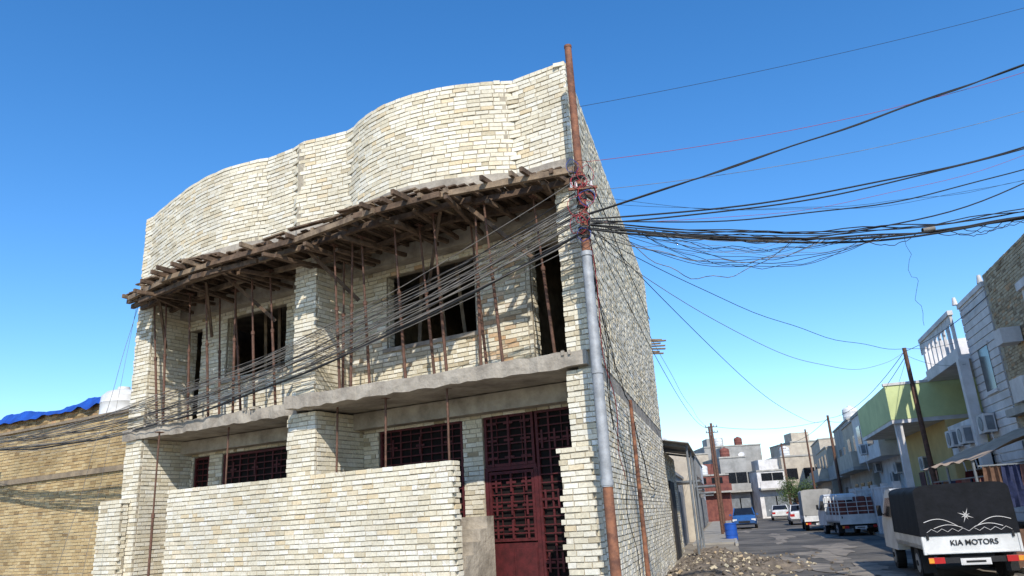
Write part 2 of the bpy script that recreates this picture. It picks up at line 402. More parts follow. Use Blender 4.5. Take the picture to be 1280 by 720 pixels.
def grille(t0,t1,z0,z1,n,nx,nz,style=0):
    f=.05
    wbox(mb,t0,t0+f,n-.03,n+.03,z0,z1); wbox(mb,t1-f,t1,n-.03,n+.03,z0,z1)
    wbox(mb,t0+f,t1-f,n-.028,n+.028,z0,z0+f); wbox(mb,t0+f,t1-f,n-.028,n+.028,z1-f,z1)
    for i in range(1,nz):
        z=z0+(z1-z0)*i/nz; wbox(mb,t0+f,t1-f,n+.004,n+.02,z-.011,z+.011)
    for i in range(1,nx):
        t=t0+(t1-t0)*i/nx; w=.035 if i%2==0 else .014; wbox(mb,t-w/2,t+w/2,n-.02,n+.003,z0+f,z1-f)
    wbox(mb,t0+f,t1-f,n-.05,n-.04,z0+f,z1-f,1)
    if style:
        for i in range(3):
            tc=t0+(t1-t0)*(i+.5)/3
            for k in range(3):
                r=.10; zc=z0+(z1-z0)*(k+.5)/3
                wbox(mb,tc-r,tc+r,n+.021,n+.032,zc-.02,zc+.02); wbox(mb,tc-.02,tc+.02,n+.033,n+.04,zc-r*1.6,zc+r*1.6)
grille(3.34,5.33,1.27,3.48,-1.36,8,16,1)
grille(7.89,9.98,1.27,3.43,-1.36,8,16,1)
grille(10.47,10.98,1.27,3.43,-1.36,2,16)
grille(1.02,1.78,.4,3.48,-1.36,3,22,1)
grille(1.82,2.86,2.56,3.48,-1.36,4,7,1)
wbox(mb,1.8,2.88,-1.42,-1.33,2.49,2.555); wbox(mb,1.785,1.86,-1.42,-1.325,.4,2.49); wbox(mb,2.81,2.88,-1.42,-1.325,.4,2.49)
wbox(mb,1.86,2.81,-1.40,-1.36,.42,1.25)
for (a,b) in ((1.9,2.3),(2.36,2.77)):
    wbox(mb,a,b,-1.36,-1.345,.5,1.15)
grille(1.87,2.80,1.27,2.47,-1.36,4,9,1)
mb.done('entrance_door_and_window_grilles',[M_MAROON,M_DKPANE],house)
# ---------------------------------------------------------------- front boundary wall
bw=empty('boundary_wall')
mb=MB()
a,b=W(2.47,.3),W(9.62,.3)
lay(mb,[a,b],-.02,2.58,side=SD,topdepth=.22,lighter=.1,endjag=.05,white=.15)
back(mb,W(2.5,.3),W(9.6,.3),0,2.55,side=SD)
e=W(2.47,.245);f=W(2.47,.06)
lay(mb,[e,f],-.02,2.58,side=sidefor(e,f,-DF),lighter=.08)
e=W(9.62,.245);f=W(9.62,.06)
lay(mb,[e,f],-.02,2.58,side=sidefor(e,f,DF))
mb.done('front_wall_bricks',[M_BR,M_MORT],bw)
mb=MB()
pier(mb,0.0,.5,.32,.016,-.02,2.6,lighter=.04,topdepth=.3,tooth=.07)
mb.done('gate_pier_bricks',[M_BR,M_MORT],bw)
mb=MB()
pier(mb,11.35,12.15,.2,.016,-.02,2.55,topdepth=.2,tooth=.05); pier(mb,11.72,12.15,.012,-2,-.02,2.0)
mb.done('end_pier_bricks',[M_BR,M_MORT],bw)

# ---------------------------------------------------------------- poles
def pole(name,x,y,h,r=.07,mats=(M_PROP,),lean=(0,0),arms=True,r1=None):
    e=empty(name)
    mb=MB(); mb.cyl((x,y,-.1),(x+lean[0],y+lean[1],h),r,r1 or r*.7,12)
    if arms:
        for z in (h-.25,h-.6):
            mb.beam((x-.4,y,z),(x+.4,y,z),.05,.05); 
            for dx in (-.36,0.15,.36): mb.cyl((x+dx,y,z+.03),(x+dx,y,z+.14),.025,.018,8)
    mb.done('shaft',list(mats),e,smooth=True); return e
PX,PY=1.17,10.88
mp=empty('utility_pole')
mb=MB()
mb.cyl((PX+.01,PY,-.1),(PX,PY,2.05),.078,.074,16,0)
mb.cyl((PX,PY,2.0),(PX,PY,5.45),.083,.076,16,1); mb.cyl((PX,PY,5.43),(PX,PY,9.12),.068,.058,16,0)
for z in (2.02,3.6,5.42): mb.cyl((PX,PY,z),(PX,PY,z+.07),.09,.09,16,1)
mb.cyl((PX,PY,9.12),(PX,PY,9.16),.065,.065,12,0)
mb.beam((PX-.2,PY-.1,6.5),(PX+.25,PY-.1,6.52),.04,.04,0)
for z in (5.7,5.85,6.0,6.2,6.35,6.55,6.7):
    mb.cyl((PX,PY,z),(PX,PY,z+.05),.08+U(0,.02),None,12,2)
for i in range(3):
    x=PX+U(-.2,.22); mb.cyl((x,PY-.1,6.52),(x,PY-.1,6.62),.025,.02,8,3)
mb.done('shaft',[M_RUST,M_GALV,M_BLACK,M_DWHITE],mp,smooth=True)
pole('steel_post',2.3,15.55,3.85,.05,(M_RUST,),arms=False)
pole('utility_pole',-15.4,21.3,5.0,.09,(M_PROP,),arms=False)
pole('utility_pole',12.1,12.25,10.9,.10,(M_PROP,))
pole('utility_pole',15.25,29,7.15,.11,(M_PROP,),lean=(-.12,0),arms=False)
pole('utility_pole',22.2,55,7.5,.12,(M_PROP,),arms=False)
pole('utility_pole',27,80,7.6,.12,(M_PROP,))
pole('utility_pole',12.5,50,6.9,.11,(M_PROP,))
pole('utility_pole',11.6,47,6.4,.09,(M_PROP,),arms=False)
pole('utility_pole',24.5,66,7.6,.10,(M_PROP,),arms=False)

# ---------------------------------------------------------------- cables
M_CB=mat('black_cable',(.02,.02,.022),(.015,.015,.015),bump=0,rough=.6)
M_CG=mat('grey_cable',(.23,.21,.185),(.12,.11,.10),bump=0,rough=.7)
M_CR=mat('red_cable',(.35,.03,.04),(.25,.02,.03),bump=0,rough=.6)
M_CU=mat('blue_cable',(.03,.06,.30),(.02,.04,.2),bump=0,rough=.6)
CM=[M_CB,M_CG,M_CR,M_CU]
def cables(name,lst):
    cu=D.curves.new(name,'CURVE'); cu.dimensions='3D'; cu.bevel_depth=1; cu.bevel_resolution=1
    for m in CM: cu.materials.append(m)
    for (pts,r,mi) in lst:
        s=cu.splines.new('POLY'); s.points.add(len(pts)-1)
        for p,q in zip(s.points,pts): p.co=(q[0],q[1],q[2],1); p.radius=r
        s.material_index=mi
    o=D.objects.new(name,cu); sc.collection.objects.link(o); return o
def span(p0,p1,sag,n=28,wob=0,lat=0):
    p0=Vector(p0);p1=Vector(p1);out=[]
    ph=U(0,6);f=U(2,6)
    side=Vector((p1.y-p0.y,p0.x-p1.x,0)).normalized()
    for i in range(n+1):
        k=i/n; q=p0.lerp(p1,k); q.z-=4*sag*k*(1-k)
        e=math.sin(math.pi*k)
        q.z+=wob*e*math.sin(ph+f*k*6); q+=side*(wob*e*math.cos(ph*2+f*k*5)+lat*e)
        out.append(q)
    return out
L1=[]
for i in range(26):
    z0=U(5.6,6.75); s=U(.6,1.1)
    if i<4: s=U(.4,.6)
    L1.append((span((PX+U(-.12,.05),PY-.08,z0),(-15.4+U(-.1,.1),21.25,4.4+U(-.12,.3)),s+ (z0-6)*.25,34,U(.01,.05),U(-.15,.2)),U(.005,.009),random.choice([0,1,1,1,1])))
L1.append((span((PX,PY-.08,5.8),(-15.4,21.25,4.35),.95,34,.02),.02,0)); L1.append((span((PX,PY-.08,6.0),(-15.4,21.25,4.4),1.0,34,.03),.016,1))
cables('overhead_cables',L1)
EX,EY=12.1,12.25
L2=[]
for (z0,z1,s,r,n) in ((6.05,9.9,0.05,.013,2),(6.0,8.3,.42,.014,2),(5.95,8.05,.66,.014,1),(5.9,8.3,1.2,.014,1),(5.9,6.83,.63,.02,3),(5.95,6.9,.55,.010,4)):
    for i in range(n):
        L2.append((span((PX+.05,PY+U(-.08,.08),z0+U(-.06,.06)),(EX,EY,z1+U(-.05,.05)),s+U(-.03,.05),34,.015+U(0,.02)*(n>2)),r*U(.7,1),0))
L2.append((span((1.4,11.9,8.6),(EX,EY,10.85),.15,30),.004,0))
L2.append((span((PX,PY,7.0),(EX,EY,9.7),.35,30),.004,2))
L2.append((span((PX,PY,6.5),(EX,EY,8.9),.35,30),.004,1))
for i in range(3): L2.append((span((PX,PY,U(5.8,6.5)),(EX,EY,U(7.2,9)),U(.5,1.0),30,.02),.003,random.choice([0,1,2])))
def onb(k): 
    return Vector((PX+(EX-PX)*k,PY+(EY-PY)*k,5.9+.93*k-4*.63*k*(1-k)))
for i in range(18):
    a=U(0,.12); b=U(.3,.52); L2.append((span(onb(a)+Vector((0,0,U(-.1,.1))),onb(b),U(.1,.65),24,U(.01,.05),U(-.3,.3)),U(.003,.006),random.choice([0,0,1,1])))
for i in range(6):
    b=U(.45,.8); L2.append((span(onb(b-.1),onb(b),U(.05,.2),14,.02),.006,0))
p=onb(.48); L2.append((span(p,p+Vector((.1,.2,-1.5)),0,16,.06),.003,0))
p=onb(.52)+Vector((0,0,.02)); L2.append(([p+Vector((-.10,0,0)),p+Vector((.10,0,.02))],.04,1))
cables('overhead_cables',L2)
L3=[]
for (p1,s,r) in (((14.6,24.5,6.4),1.0,.006),((15.1,29,7.0),1.2,.006),((12.5,50,6.7),1.0,.008),((11.6,47,6.2),.7,.006),((22.2,55,7.2),1.4,.008)):
    L3.append((span((PX+.05,PY+.05,5.7+U(0,.6)),p1,s+U(-.2,.2),34,.02),r,random.choice([0,0,1])))
L3.append((span((15.1,29,7),(22.2,55,7.3),.6),.012,0)); L3.append((span((15.1,29,6.8),(22.2,55,7.1),.9),.012,0))
L3.append((span((22.2,55,7.3),(27,80,7.5),.5),.015,0)); L3.append((span((12.5,50,6.7),(22.2,55,7.2),.4),.012,0))
L3.append((span((12.1,12.25,8.5),(15.1,29,7),.7),.01,0))
L3.append((span((12.5,50,6.7),(22,92,5),.8),.015,0))
L3.append((span((15.1,29,6.9),RQ(24.5,.3,5.5),.2),.006,0)); L3.append((span((15.1,29,6.7),RQ(31,1.8,5.0),.2),.006,0))
cables('overhead_cables',L3)
L4=[]
for i in range(24):
    zc=U(5.6,6.9); c=Vector((PX+U(-.12,.1),PY-.12,zc)); rr=U(.05,.17); pts=[]
    for k in range(15):
        a=k/14*2*math.pi*U(.98,1.02); pts.append(c+Vector((math.cos(a)*rr,U(-.03,.03),math.sin(a)*rr*U(.8,1.3))))
    L4.append((pts,.005,random.choice([0,1,2,3,0,2])))
L4.append((span((PX+.08,PY+.1,5.9),S(1.6,.05,3.0),-.1,20,.05),.008,0))
L4.append((span((PX+.08,PY+.1,5.9),S(2.5,.06,2.2),.5,20,.05),.007,2))
L4.append((span((PX+.08,PY+.1,6.1),S(3.4,.06,.5),.7,24,.06),.007,0))
L4.append((span(S(1.5,.04,7.75),S(14,.04,7.9),.05,20,.01),.012,0))
L4.append((span((2.3,15.55,3.8),S(9,.05,2.2),.6,20,.02),.012,0))
for i in range(3): L4.append((span((PX,PY+.05,5.8),(2.3,15.55,3.75),.3+U(0,.3),20,.02),.005,0))
cables('service_cables',L4)
L5=[(span(W(11.2,.3,7.0),W(12.5,1.0,0),.0,20,.03),.005,1),(span(W(11.3,.3,6.9),W(11.5,.9,.2),.0,10,.02),.004,1)]
cables('hanging_rope',L5)

# ---------------------------------------------------------------- neighbour house left
nb=empty('yellow_brick_house')
mb=MB()
a,b=W(12.6,-1.5),W(30,-1.5)
lay(mb,[a,b],0,3.4,side=SD,L=.25); lay(mb,[a,b],3.56,4.9,side=SD,L=.25)
back(mb,a,b,0,4.88,side=SD,thick=.25)
a2,b2=W(12.6,-1.5),W(12.6,-8)
s2=sidefor(a2,b2,-DF)
lay(mb,[a2,b2],0,4.9,side=s2); back(mb,a2,b2,0,4.88,side=s2)
mb.done('brick_walls',[M_BY,M_MORT],nb)
mb=MB()
wbox(mb,12.5,30.1,-1.44,-1.75,3.41,3.55,0)
wbox(mb,12.7,30,-1.8,-10,4.6,4.7,0)
wbox(mb,12.5,30.1,-1.4,-1.72,4.9,4.97,0)
mb.done('concrete_bands',[mat('brown_concrete',(.30,.235,.16),(.17,.135,.10),scale=3,bump=.6,bscale=14)],nb)
mb=MB()
a,b=W(15.6,-3.6),W(30,-3.6)
lay(mb,[a,b],4.72,5.95,side=SD,orange=.2,lighter=-.45); back(mb,a,b,4.7,5.93,side=SD)
a,b=W(15.6,-3.6),W(15.6,-7.5)
lay(mb,[a,b],4.72,5.95,side=s2,orange=.2,lighter=-.45); back(mb,a,b,4.7,5.93,side=s2)
mb.done('roof_room',[M_BY,M_MORT],nb)
mb=MB(); nx,ny=70,16; vs=[];fs=[]
for i in range(nx+1):
    for j in range(ny+1):
        t=17.4+12*i/nx; n=-3.45-3.4*j/ny
        h=noise.noise(Vector((t*1.3,n*1.6,1)))*.13+noise.noise(Vector((t*4,n*4,5)))*.05
        z=6.12+h+.08*math.sin(t*1.1)
        if j==0: z=5.84+noise.noise(Vector((t*2,7,1)))*.14
        vs.append(W(t,n+(.02 if j==0 else 0),max(z,5.7)))
for i in range(nx):
    for j in range(ny): k=i*(ny+1)+j; fs.append((k,k+1,k+ny+2,k+ny+1))
mb.add(vs,fs,0)
mb.done('tarpaulin',[M_TARP],None,smooth=True)
def tank(name,p,r,h,m=M_WHITE):
    mb=MB(); seg=24
    pr=[(r*.9,0),(r,.06),(r,h*.3),(r*1.03,h*.33),(r,h*.36),(r,h*.62),(r*1.03,h*.65),(r,h*.68),(r*.98,h*.82),(r*.75,h*.93),(r*.3,h),(r*.28,h*1.06),(0.001,h*1.07)]
    vs=[];fs=[]
    for (rr,z) in pr:
        for i in range(seg):
            a=2*math.pi*i/seg; vs.append((p[0]+rr*math.cos(a),p[1]+rr*math.sin(a),p[2]+z))
    for k in range(len(pr)-1):
        for i in range(seg): fs.append((k*seg+i,k*seg+(i+1)%seg,(k+1)*seg+(i+1)%seg,(k+1)*seg+i))
    fs.append(tuple(range(seg-1,-1,-1)))
    mb.add(vs,fs); return mb.done(name,[m],None,smooth=True)
tank('water_tank',W(15.9,-2.5,4.71),.58,1.15)

# ---------------------------------------------------------------- ground, road
def sheet(name,poly,z,m):
    me=D.meshes.new(name); me.from_pydata([(p[0],p[1],z) for p in poly],[],[tuple(range(len(poly)))]); me.materials.append(m)
    bm=bmesh.new(); bm.from_mesh(me)
    for f in bm.faces:
        f.normal_update()
        if f.normal.z<0: f.normal_flip()
    bm.to_mesh(me); bm.free()
    o=D.objects.new(name,me); sc.collection.objects.link(o); return o
M_GROUND=mat('dusty_ground',(.30,.26,.20),(.20,.17,.13),scale=.8,bump=.6,bscale=6)
M_ASPH=mat('asphalt',(.16,.145,.125),(.06,.056,.052),scale=.35,bump=.5,bscale=30,rough=.9,detail=10,contrast=(.4,.6))
M_PAVE=mat('paving',(.34,.32,.28),(.24,.225,.2),scale=1,bump=.4,bscale=10)
sheet('ground',[(-600,-300),(800,-300),(800,1200),(-600,1200)],0,M_GROUND)
rd=[S(-35,2.0),RQ(-25,2.2),RQ(96,2.2),S(84,2.0)]
sheet('road',[(p.x,p.y) for p in rd],.004,M_ASPH)
mb=MB()
q=-20
while q<90:
    rbox(mb,q,q+.98,2.2,2.05,-.05,.12,0); q+=1.0
mb.done('kerb',[M_CONC2])
mb=MB(); rbox(mb,-20,90,2.045,0.02,-.05,.10,0); mb.done('pavement',[M_PAVE])
mb=MB()
s=24
while s<80: sbox(mb,s,s+.98,1.9,2.03,-.05,.10,0); s+=1
mb.done('kerb',[M_CONC2])
mb=MB(); sbox(mb,26,80,.02,1.9,-.05,.085,0); mb.done('pavement',[M_PAVE])
M_DUST=mat('road_dust',(.30,.26,.21),(.14,.125,.11),scale=1.5,bump=.4,bscale=12)
mb=MB()
for i in range(18):
    c=S(U(8,50),U(2.2,8)) ; n=40; ph=U(0,6); a=U(.3,1.2)
    pts=[]
    for k in range(n):
        an=2*math.pi*k/n; r=a*(1+.35*math.sin(3*an+ph)+.2*math.sin(7*an+ph*2)+.1*U(-1,1)); v=DS*math.cos(an)*r*2.6+NS*math.sin(an)*r*.6
        pts.append((c.x+v.x,c.y+v.y,.008+i*.0008))
    mb.add(pts,[tuple(range(n))])
mb.done('dust_patches',[M_DUST])
mb=MB()
def hgt(x,y):
    v=Vector((x,y,0))-C0; s=v.dot(DS); o=v.dot(NS)
    h=0
    for (sc_,oc,ss,so,hh) in ((9,1.2,2.0,1.1,.42),(12.5,1.6,1.8,1.3,.36),(6.5,1.0,1.5,.9,.30),(16,1.1,2,.9,.42),(10.8,2.8,1.1,.9,.2)):
        h+=hh*math.exp(-((s-sc_)/ss)**2-((o-oc)/so)**2)
    h+= .12*noise.noise(Vector((s*1.7,o*1.7,3)))+.06*noise.noise(Vector((s*6,o*6,3)))+.03*noise.noise(Vector((s*14,o*14,3)))
    return h-.10
vs=[];fs=[];nx,ny=150,60
for i in range(nx+1):
    for j in range(ny+1):
        p=S(4+15*i/nx,.03+4.8*j/ny); vs.append((p.x,p.y,hgt(p.x,p.y)))
for i in range(nx):
    for j in range(ny): k=i*(ny+1)+j; fs.append((k,k+1,k+ny+2,k+ny+1))
mb.add(vs,fs,1,(.5,0,0))
for i in range(900):
    s=random.gauss(10.5,3.4); o=abs(random.gauss(1.2,1.2))+.12
    if s<4 or s>19 or o>4.6: continue
    p=S(s,o); h=hgt(p.x,p.y)
    if h<-.03: h=0
    a=Vector((U(-1,1),U(-1,1),U(-.5,.5))).normalized(); b=a.orthogonal().normalized(); c=a.cross(b)
    k=U(.12,.75)
    mb.obox((p.x,p.y,h+.01),a*.10*k,b*.055*U(.6,1)*(.5+k/2),c*.035*(.5+k/2),random.choice([0,1,1,1]),(U(0,.2)+.01,0,.3 if random.random()<.3 else 0))
mb.done('rubble_pile',[M_BR,mat('rubble_soil',(.19,.155,.12),(.09,.075,.06),scale=4,bump=1,bscale=12)])

# ---------------------------------------------------------------- right side buildings
e=empty('raw_brick_building')
mb=MB()
wall(mb,RQ(12),RQ(22),0,7.65,[(5.4,6.8,4.7,6.2),(6,8,0,2.6)],side=SR,m=0,lighter=-.2,orange=.1,topdepth=.2)
p,q=RQ(22,-.0),RQ(22,-8)
wall(mb,p,q,0,7.65,side=sidefor(p,q,DR),lighter=-.2,orange=.1)
p,q=RQ(12,-.0),RQ(12,-8)
wall(mb,p,q,0,7.65,side=sidefor(p,q,-DR),lighter=-.2,orange=.1)
mb.done('brick_walls',[brickmat('tan_brick',[(0,(.26,.20,.13)),(.2,(.40,.32,.21)),(.6,(.50,.42,.29)),(1,(.58,.49,.35))]),M_MORT],e)
mb=MB(); rbox(mb,11.9,22.05,.25,-8,3.55,3.75,0); rbox(mb,12.1,21.7,-.3,-8,7.0,7.2,0)
rbox(mb,17.2,17.38,.03,.12,4.5,6.4,1); rbox(mb,18.82,19.0,.03,.12,4.5,6.4,1); rbox(mb,17.1,19.1,.03,.2,6.4,6.6,1); rbox(mb,17.1,19.1,.03,.22,4.4,4.55,1)
rbox(mb,20,20.6,.03,.5,5.3,5.7,1); rbox(mb,19.8,20.8,.02,.35,3.8,4.4,1)
mb.done('slabs_and_window_trim',[M_CONC2,M_DWHITE],e)
e=empty('white_house')
mb=MB()
rbox(mb,22.1,24.9,-.02,-8,0,7.35,0)
z=.3
while z<7.3:
    rbox(mb,22.1,24.92,.015,-.02,z,z+.21,0); z+=.24
rbox(mb,22.08,24.95,.06,-.3,7.35,7.5,0)
rbox(mb,24.9,29.7,-3.0,-8,0,7.2,0)
rbox(mb,24.9,29.7,.35,-3.0,5.72,5.88,0)
rbox(mb,24.9,29.7,.35,.25,5.88,6.1,0); rbox(mb,24.9,29.7,.38,.22,7.2,7.35,0)
q=24.95
while q<29.6:
    rbox(mb,q,q+.16,.33,.25,6.1,7.2,0)
    rbox(mb,q+.16,q+.62,.32,.27,6.95,7.2,0); rbox(mb,q+.16,q+.22,.32,.27,6.78,6.95,0); rbox(mb,q+.56,q+.62,.32,.27,6.78,6.95,0)
    q+=.62
rbox(mb,29.45,29.7,.3,-3,5.88,7.2,0)
rbox(mb,24.9,28.5,.3,-3.0,2.9,3.1,0); rbox(mb,24.9,28.5,.3,.2,3.1,3.9,0)
mb.cyl(RQ(24.9,.1,7.5),RQ(24.9,.1,7.75),.09,.05,10,0); mb.cyl(RQ(22.3,.0,7.5),RQ(22.3,0,7.75),.09,.05,10,0)
rbox(mb,24.75,25.05,.42,.12,0,5.72,0)
rbox(mb,25.6,27.4,-2.99,-2.93,3.9,5.4,1); rbox(mb,25.6,27.4,-2.99,-2.93,.4,2.5,1)
rbox(mb,23.0,24.0,.016,.03,4.5,5.8,1); rbox(mb,22.9,24.1,.016,.06,5.8,5.9,0); rbox(mb,22.9,24.1,.016,.06,4.4,4.5,0)
mb.done('walls_and_balcony',[M_DWHITE,M_GLASS],e)
def ac(name,pos,m=M_DWHITE,sx=.8,sz=.55):
    mb=MB(); p=Vector(pos)
    mb.obox(p,DR*sx/2,NR*.15,Z*sz/2,0)
    mb.cyl(p+NR*.15,p+NR*.17,sz*.4,None,16,1)
    mb.obox(p-DR*(sx/2+.004),DR*.003,NR*.11,Z*sz*.38,1)
    mb.beam(p-Z*sz/2-NR*.15,p-Z*sz/2+NR*.12-Z*.02,.04,.04,1)
    mb.cyl(p-Z*sz/2-DR*.3,p-Z*sz/2-DR*.3-Z*.9-NR*.1,.02,None,6,0)
    mb.done(name,[m,M_STEEL])
for a_ in ((24.2,.2,3.6),(27.2,.48,3.4),(25.7,.48,3.4),(34,.2,2.9),(40.5,.2,3.0),(42,.2,2.6),(44,1.2,4.2),(47,.2,3.3)): ac('air_conditioner',RQ(*a_))
def dish(p,r=.4):
    mb=MB(); p=Vector(p); ax=Vector((-.4,-.7,.55)).normalized(); a=ax.orthogonal().normalized(); b=ax.cross(a); vs=[];fs=[];seg=18
    c=p+Z*.7
    for k in range(5):
        rr=r*k/4+.001
        for i in range(seg):
            t=2*math.pi*i/seg; vs.append(c+a*math.cos(t)*rr+b*math.sin(t)*rr+ax*(rr*rr*.5))
    for k in range(4):
        for i in range(seg): fs.append((k*seg+i,k*seg+(i+1)%seg,(k+1)*seg+(i+1)%seg,(k+1)*seg+i))
    mb.add(vs,fs); mb.cyl(p,c,.025,None,8); mb.cyl(c,c+ax*.4,.01,None,6); mb.done('satellite_dish',[M_DWHITE],None,smooth=True)
for p in (RQ(31.5,-1,4.5),RQ(43,-1,6.35),RQ(55,-1,6.72),RQ(67,-1.5,7.52),(28,98.5,7.08),S(35,-1.5,4.72)): dish(p)
e=empty('green_house')
mb=MB()
rbox(mb,30,38.5,-.0,-8,0,4.3,1)
rbox(mb,30.0,38.5,1.8,-4,4.3,4.5,2)
rbox(mb,29.98,30.12,1.82,-4,4.45,5.75,0); rbox(mb,30.12,38.4,1.82,1.68,4.45,5.75,0); rbox(mb,38.4,38.52,1.82,-4,4.45,5.75,0)
rbox(mb,29.94,30.16,1.88,-4,5.75,5.85,2)
rbox(mb,33,38.5,-2,-8,4.5,7.0,2)
rbox(mb,30.1,30.35,1.7,1.45,0,4.3,2)
rbox(mb,29.97,29.995,-1.6,-.6,1.2,3.2,3); rbox(mb,33,34.4,.005,.03,1.0,2.8,3); rbox(mb,35.5,36.6,.005,.03,0.1,2.6,4)
mb.done('walls_and_balcony',[M_LIME,M_YELLOW,M_DWHITE,M_GLASS,M_REDP],e)
e=empty('garden_wall'); mb=MB()
rbox(mb,31,46,2.0,1.85,0,2.0,0); rbox(mb,31,46,2.03,1.82,2.0,2.08,0)
for q in (31,34,37,40,43,46): rbox(mb,q-.15,q+.15,2.06,1.79,0,2.2,0)
mb.done('wall',[M_DWHITE],e)
e=empty('cream_house'); mb=MB()
rbox(mb,39.5,48,.0,-8,0,6.2,0); rbox(mb,39.5,48,1.0,0,3.6,6.2,0); rbox(mb,39.45,48.05,1.06,-8,6.2,6.35,1)
rbox(mb,39.45,39.499,.7,-1.2,4.3,5.6,1); rbox(mb,39.40,39.449,.5,-1.0,4.45,5.45,2)
rbox(mb,41,43,1.005,1.03,4.3,5.6,2); rbox(mb,45,46.5,1.005,1.03,4.3,5.6,2)
rbox(mb,40,42,-2,-5,6.35,7.4,0)
mb.done('walls',[M_DWHITE,M_CONC2,M_GLASS],e)
specs=[(48.5,60,.3,6.6,M_PLAST),(60.5,72,-.3,7.4,M_GREYP),(72.5,84,.5,6.2,M_PLAST),(84.5,96,0,7.8,M_PLAST)]
for (q0,q1,o,h,m) in specs:
    e=empty('street_house'); mb=MB()
    rbox(mb,q0,q1,o,-9,0,h,0); rbox(mb,q0-.05,q1+.05,o+.08,-9,h,h+.12,1)
    rbox(mb,q0,q1,o+1.0,o+.002,3.3,3.5,1); rbox(mb,q0,q1,o+1.0,o+.88,3.5,4.4,0); rbox(mb,q0-.002,q0+.1,o+1.0,o,3.5,4.4,0)
    for k in range(3):
        qa=q0+1+k*(q1-q0-1.5)/3
        rbox(mb,qa,qa+1.6,o+.004,o+.03,4.3,5.7,2); rbox(mb,qa,qa+1.8,o+.004,o+.03,.5,2.6,2)
    rbox(mb,q0-.03,q0-.004,o-3.5,o-2,4.3,5.6,2); rbox(mb,q0+2,q0+5,-3,-6,h+.12,h+1.6,0)
    mb.done('walls',[m,M_CONC2,M_GLASS],e)
for (q,o,z) in ((52,-1.5,6.72),(53.4,-1.5,6.72),(64,-1,7.52),(35,-3,7.0),(75,-1.5,6.32)):
    tank('water_tank',RQ(q,o,z),.6,1.2)
def endhouse(x0,x1,y,h,m,gate=None):
    e=empty('street_house'); mb=MB()
    mb.box(x0,x1,y,y+9,0,h,0); mb.box(x0-.05,x1+.05,y-.1,y+9,h,h+.18,1)
    mb.box(x0,x1,y-.9,y-.002,3.2,3.4,1); mb.box(x0,x1,y-.9,y-.8,3.4,4.2,0)
    n=max(2,int((x1-x0)/2.6))
    for k in range(n):
        xa=x0+.5+k*(x1-x0-.6)/n
        mb.box(xa,xa+1.3,y-.03,y-.004,4.3,5.6 if h>5.7 else h-.2,2); mb.box(xa,xa+1.5,y-.03,y-.004,.2,2.5,3)
    mb.box(x0+1,x0+3.5,y+2,y+5,h+.18,h+1.5,0)
    mb.done('walls',[m,M_CONC2,M_GLASS,gate or M_STEEL],e)
endhouse(20,24.5,93,5.2,M_REDP,M_REDP); endhouse(24.7,28,97,7.4,M_GREYP,M_STEEL); endhouse(28.2,31.5,94,5.4,M_DWHITE,M_STEEL); endhouse(31.7,36.5,95,7.0,M_PLAST,M_STEEL)
endhouse(12,19.6,104,8.2,M_PLAST); endhouse(37,46,106,9.5,M_PLAST); endhouse(20,27,112,9.0,M_PLAST); endhouse(27.5,36,116,10.2,M_GREYP)
for (x,y,z) in ((26,99,7.6),(33,97,7.2),(24,113,9.2),(30,117,10.4),(33,117,10.4),(22,95,5.4)): tank('water_tank',(x,y,z),.6,1.2,random.choice([M_WHITE,M_REDP]))
endhouse(-90,-60,60,7,M_PLAST); endhouse(-58,-30,66,6,M_GREYP); endhouse(60,90,90,7.5,M_PLAST)

# ---------------------------------------------------------------- left row beyond the house
e=empty('workshop'); mb=MB()
lay(mb,[S(14.3,-.1),S(21,-.1)],0,3.6,side=SS,lighter=-.2,white=.2); back(mb,S(14.3,-.1),S(21,-.1),0,3.6,side=SS)
mb.done('brick_wall',[M_BR,M_MORT],e)
mb=MB()
vs=[];n=90;fs=[]
for i in range(n+1):
    s=14.4+6.6*i/n; dz=.035*math.sin(i*1.9)
    vs+= [S(s,-1.5,4.15+dz),S(s,.8,3.7+dz)]
for i in range(n): fs.append((2*i,2*i+1,2*i+3,2*i+2))
mb.add(vs,fs,0)
for s in (14.8,17.5,20.6): mb.cyl(S(s,.7,0),S(s,.7,3.65),.04,None,8,1); mb.beam(S(s,-1.5,4.05),S(s,.75,3.62),.05,.08,1)
sbox(mb,16,18.4,-.09,-.05,0,2.6,2)
mb.done('canopy_and_door',[M_CONC2,M_STEEL,M_DARK],e)
rows=[(21.2,30,-.3,3.1,M_GREYP),(30.2,38,.2,4.6,M_PLAST),(38.3,50,-.6,4.2,M_GREYP),(50.4,64,-.2,5.6,M_PLAST),(64.5,80,-.4,6.0,M_DWHITE)]
for (s0,s1,o,h,m) in rows:
    e=empty('street_house'); mb=MB()
    sbox(mb,s0,s1,o-8,o,0,h,0); sbox(mb,s0-.05,s1+.05,o-8,o+.08,h,h+.12,1)
    k=s0+1
    while k<s1-2.2:
        sbox(mb,k,k+1.7,o+.004,o+.04,.1,2.4,2)
        if h>4.4: sbox(mb,k,k+1.2,o+.004,o+.04,3.0,4.1,3)
        k+=3.4
    sbox(mb,s0+1,s0+4,o,o+1.1,2.7,2.78,2)
    mb.done('walls',[m,M_CONC2,M_STEEL,M_GLASS],e)
tank('water_tank',S(33,-2,4.72),.6,1.2); tank('water_tank',S(25,-2,3.22),.55,1.1,M_REDP)
mb=MB(); p=Vector((10.3,40,0)); mb.cyl(p,p+Z*.8,.3,.3,20,0); 
for z in (.25,.5,.76): mb.cyl(p+Z*z,p+Z*(z+.04),.315,None,20,0)
mb.cyl(p+Z*.8,p+Z*.83,.27,None,20,0); mb.done('plastic_barrel',[M_BARREL],None,smooth=True)

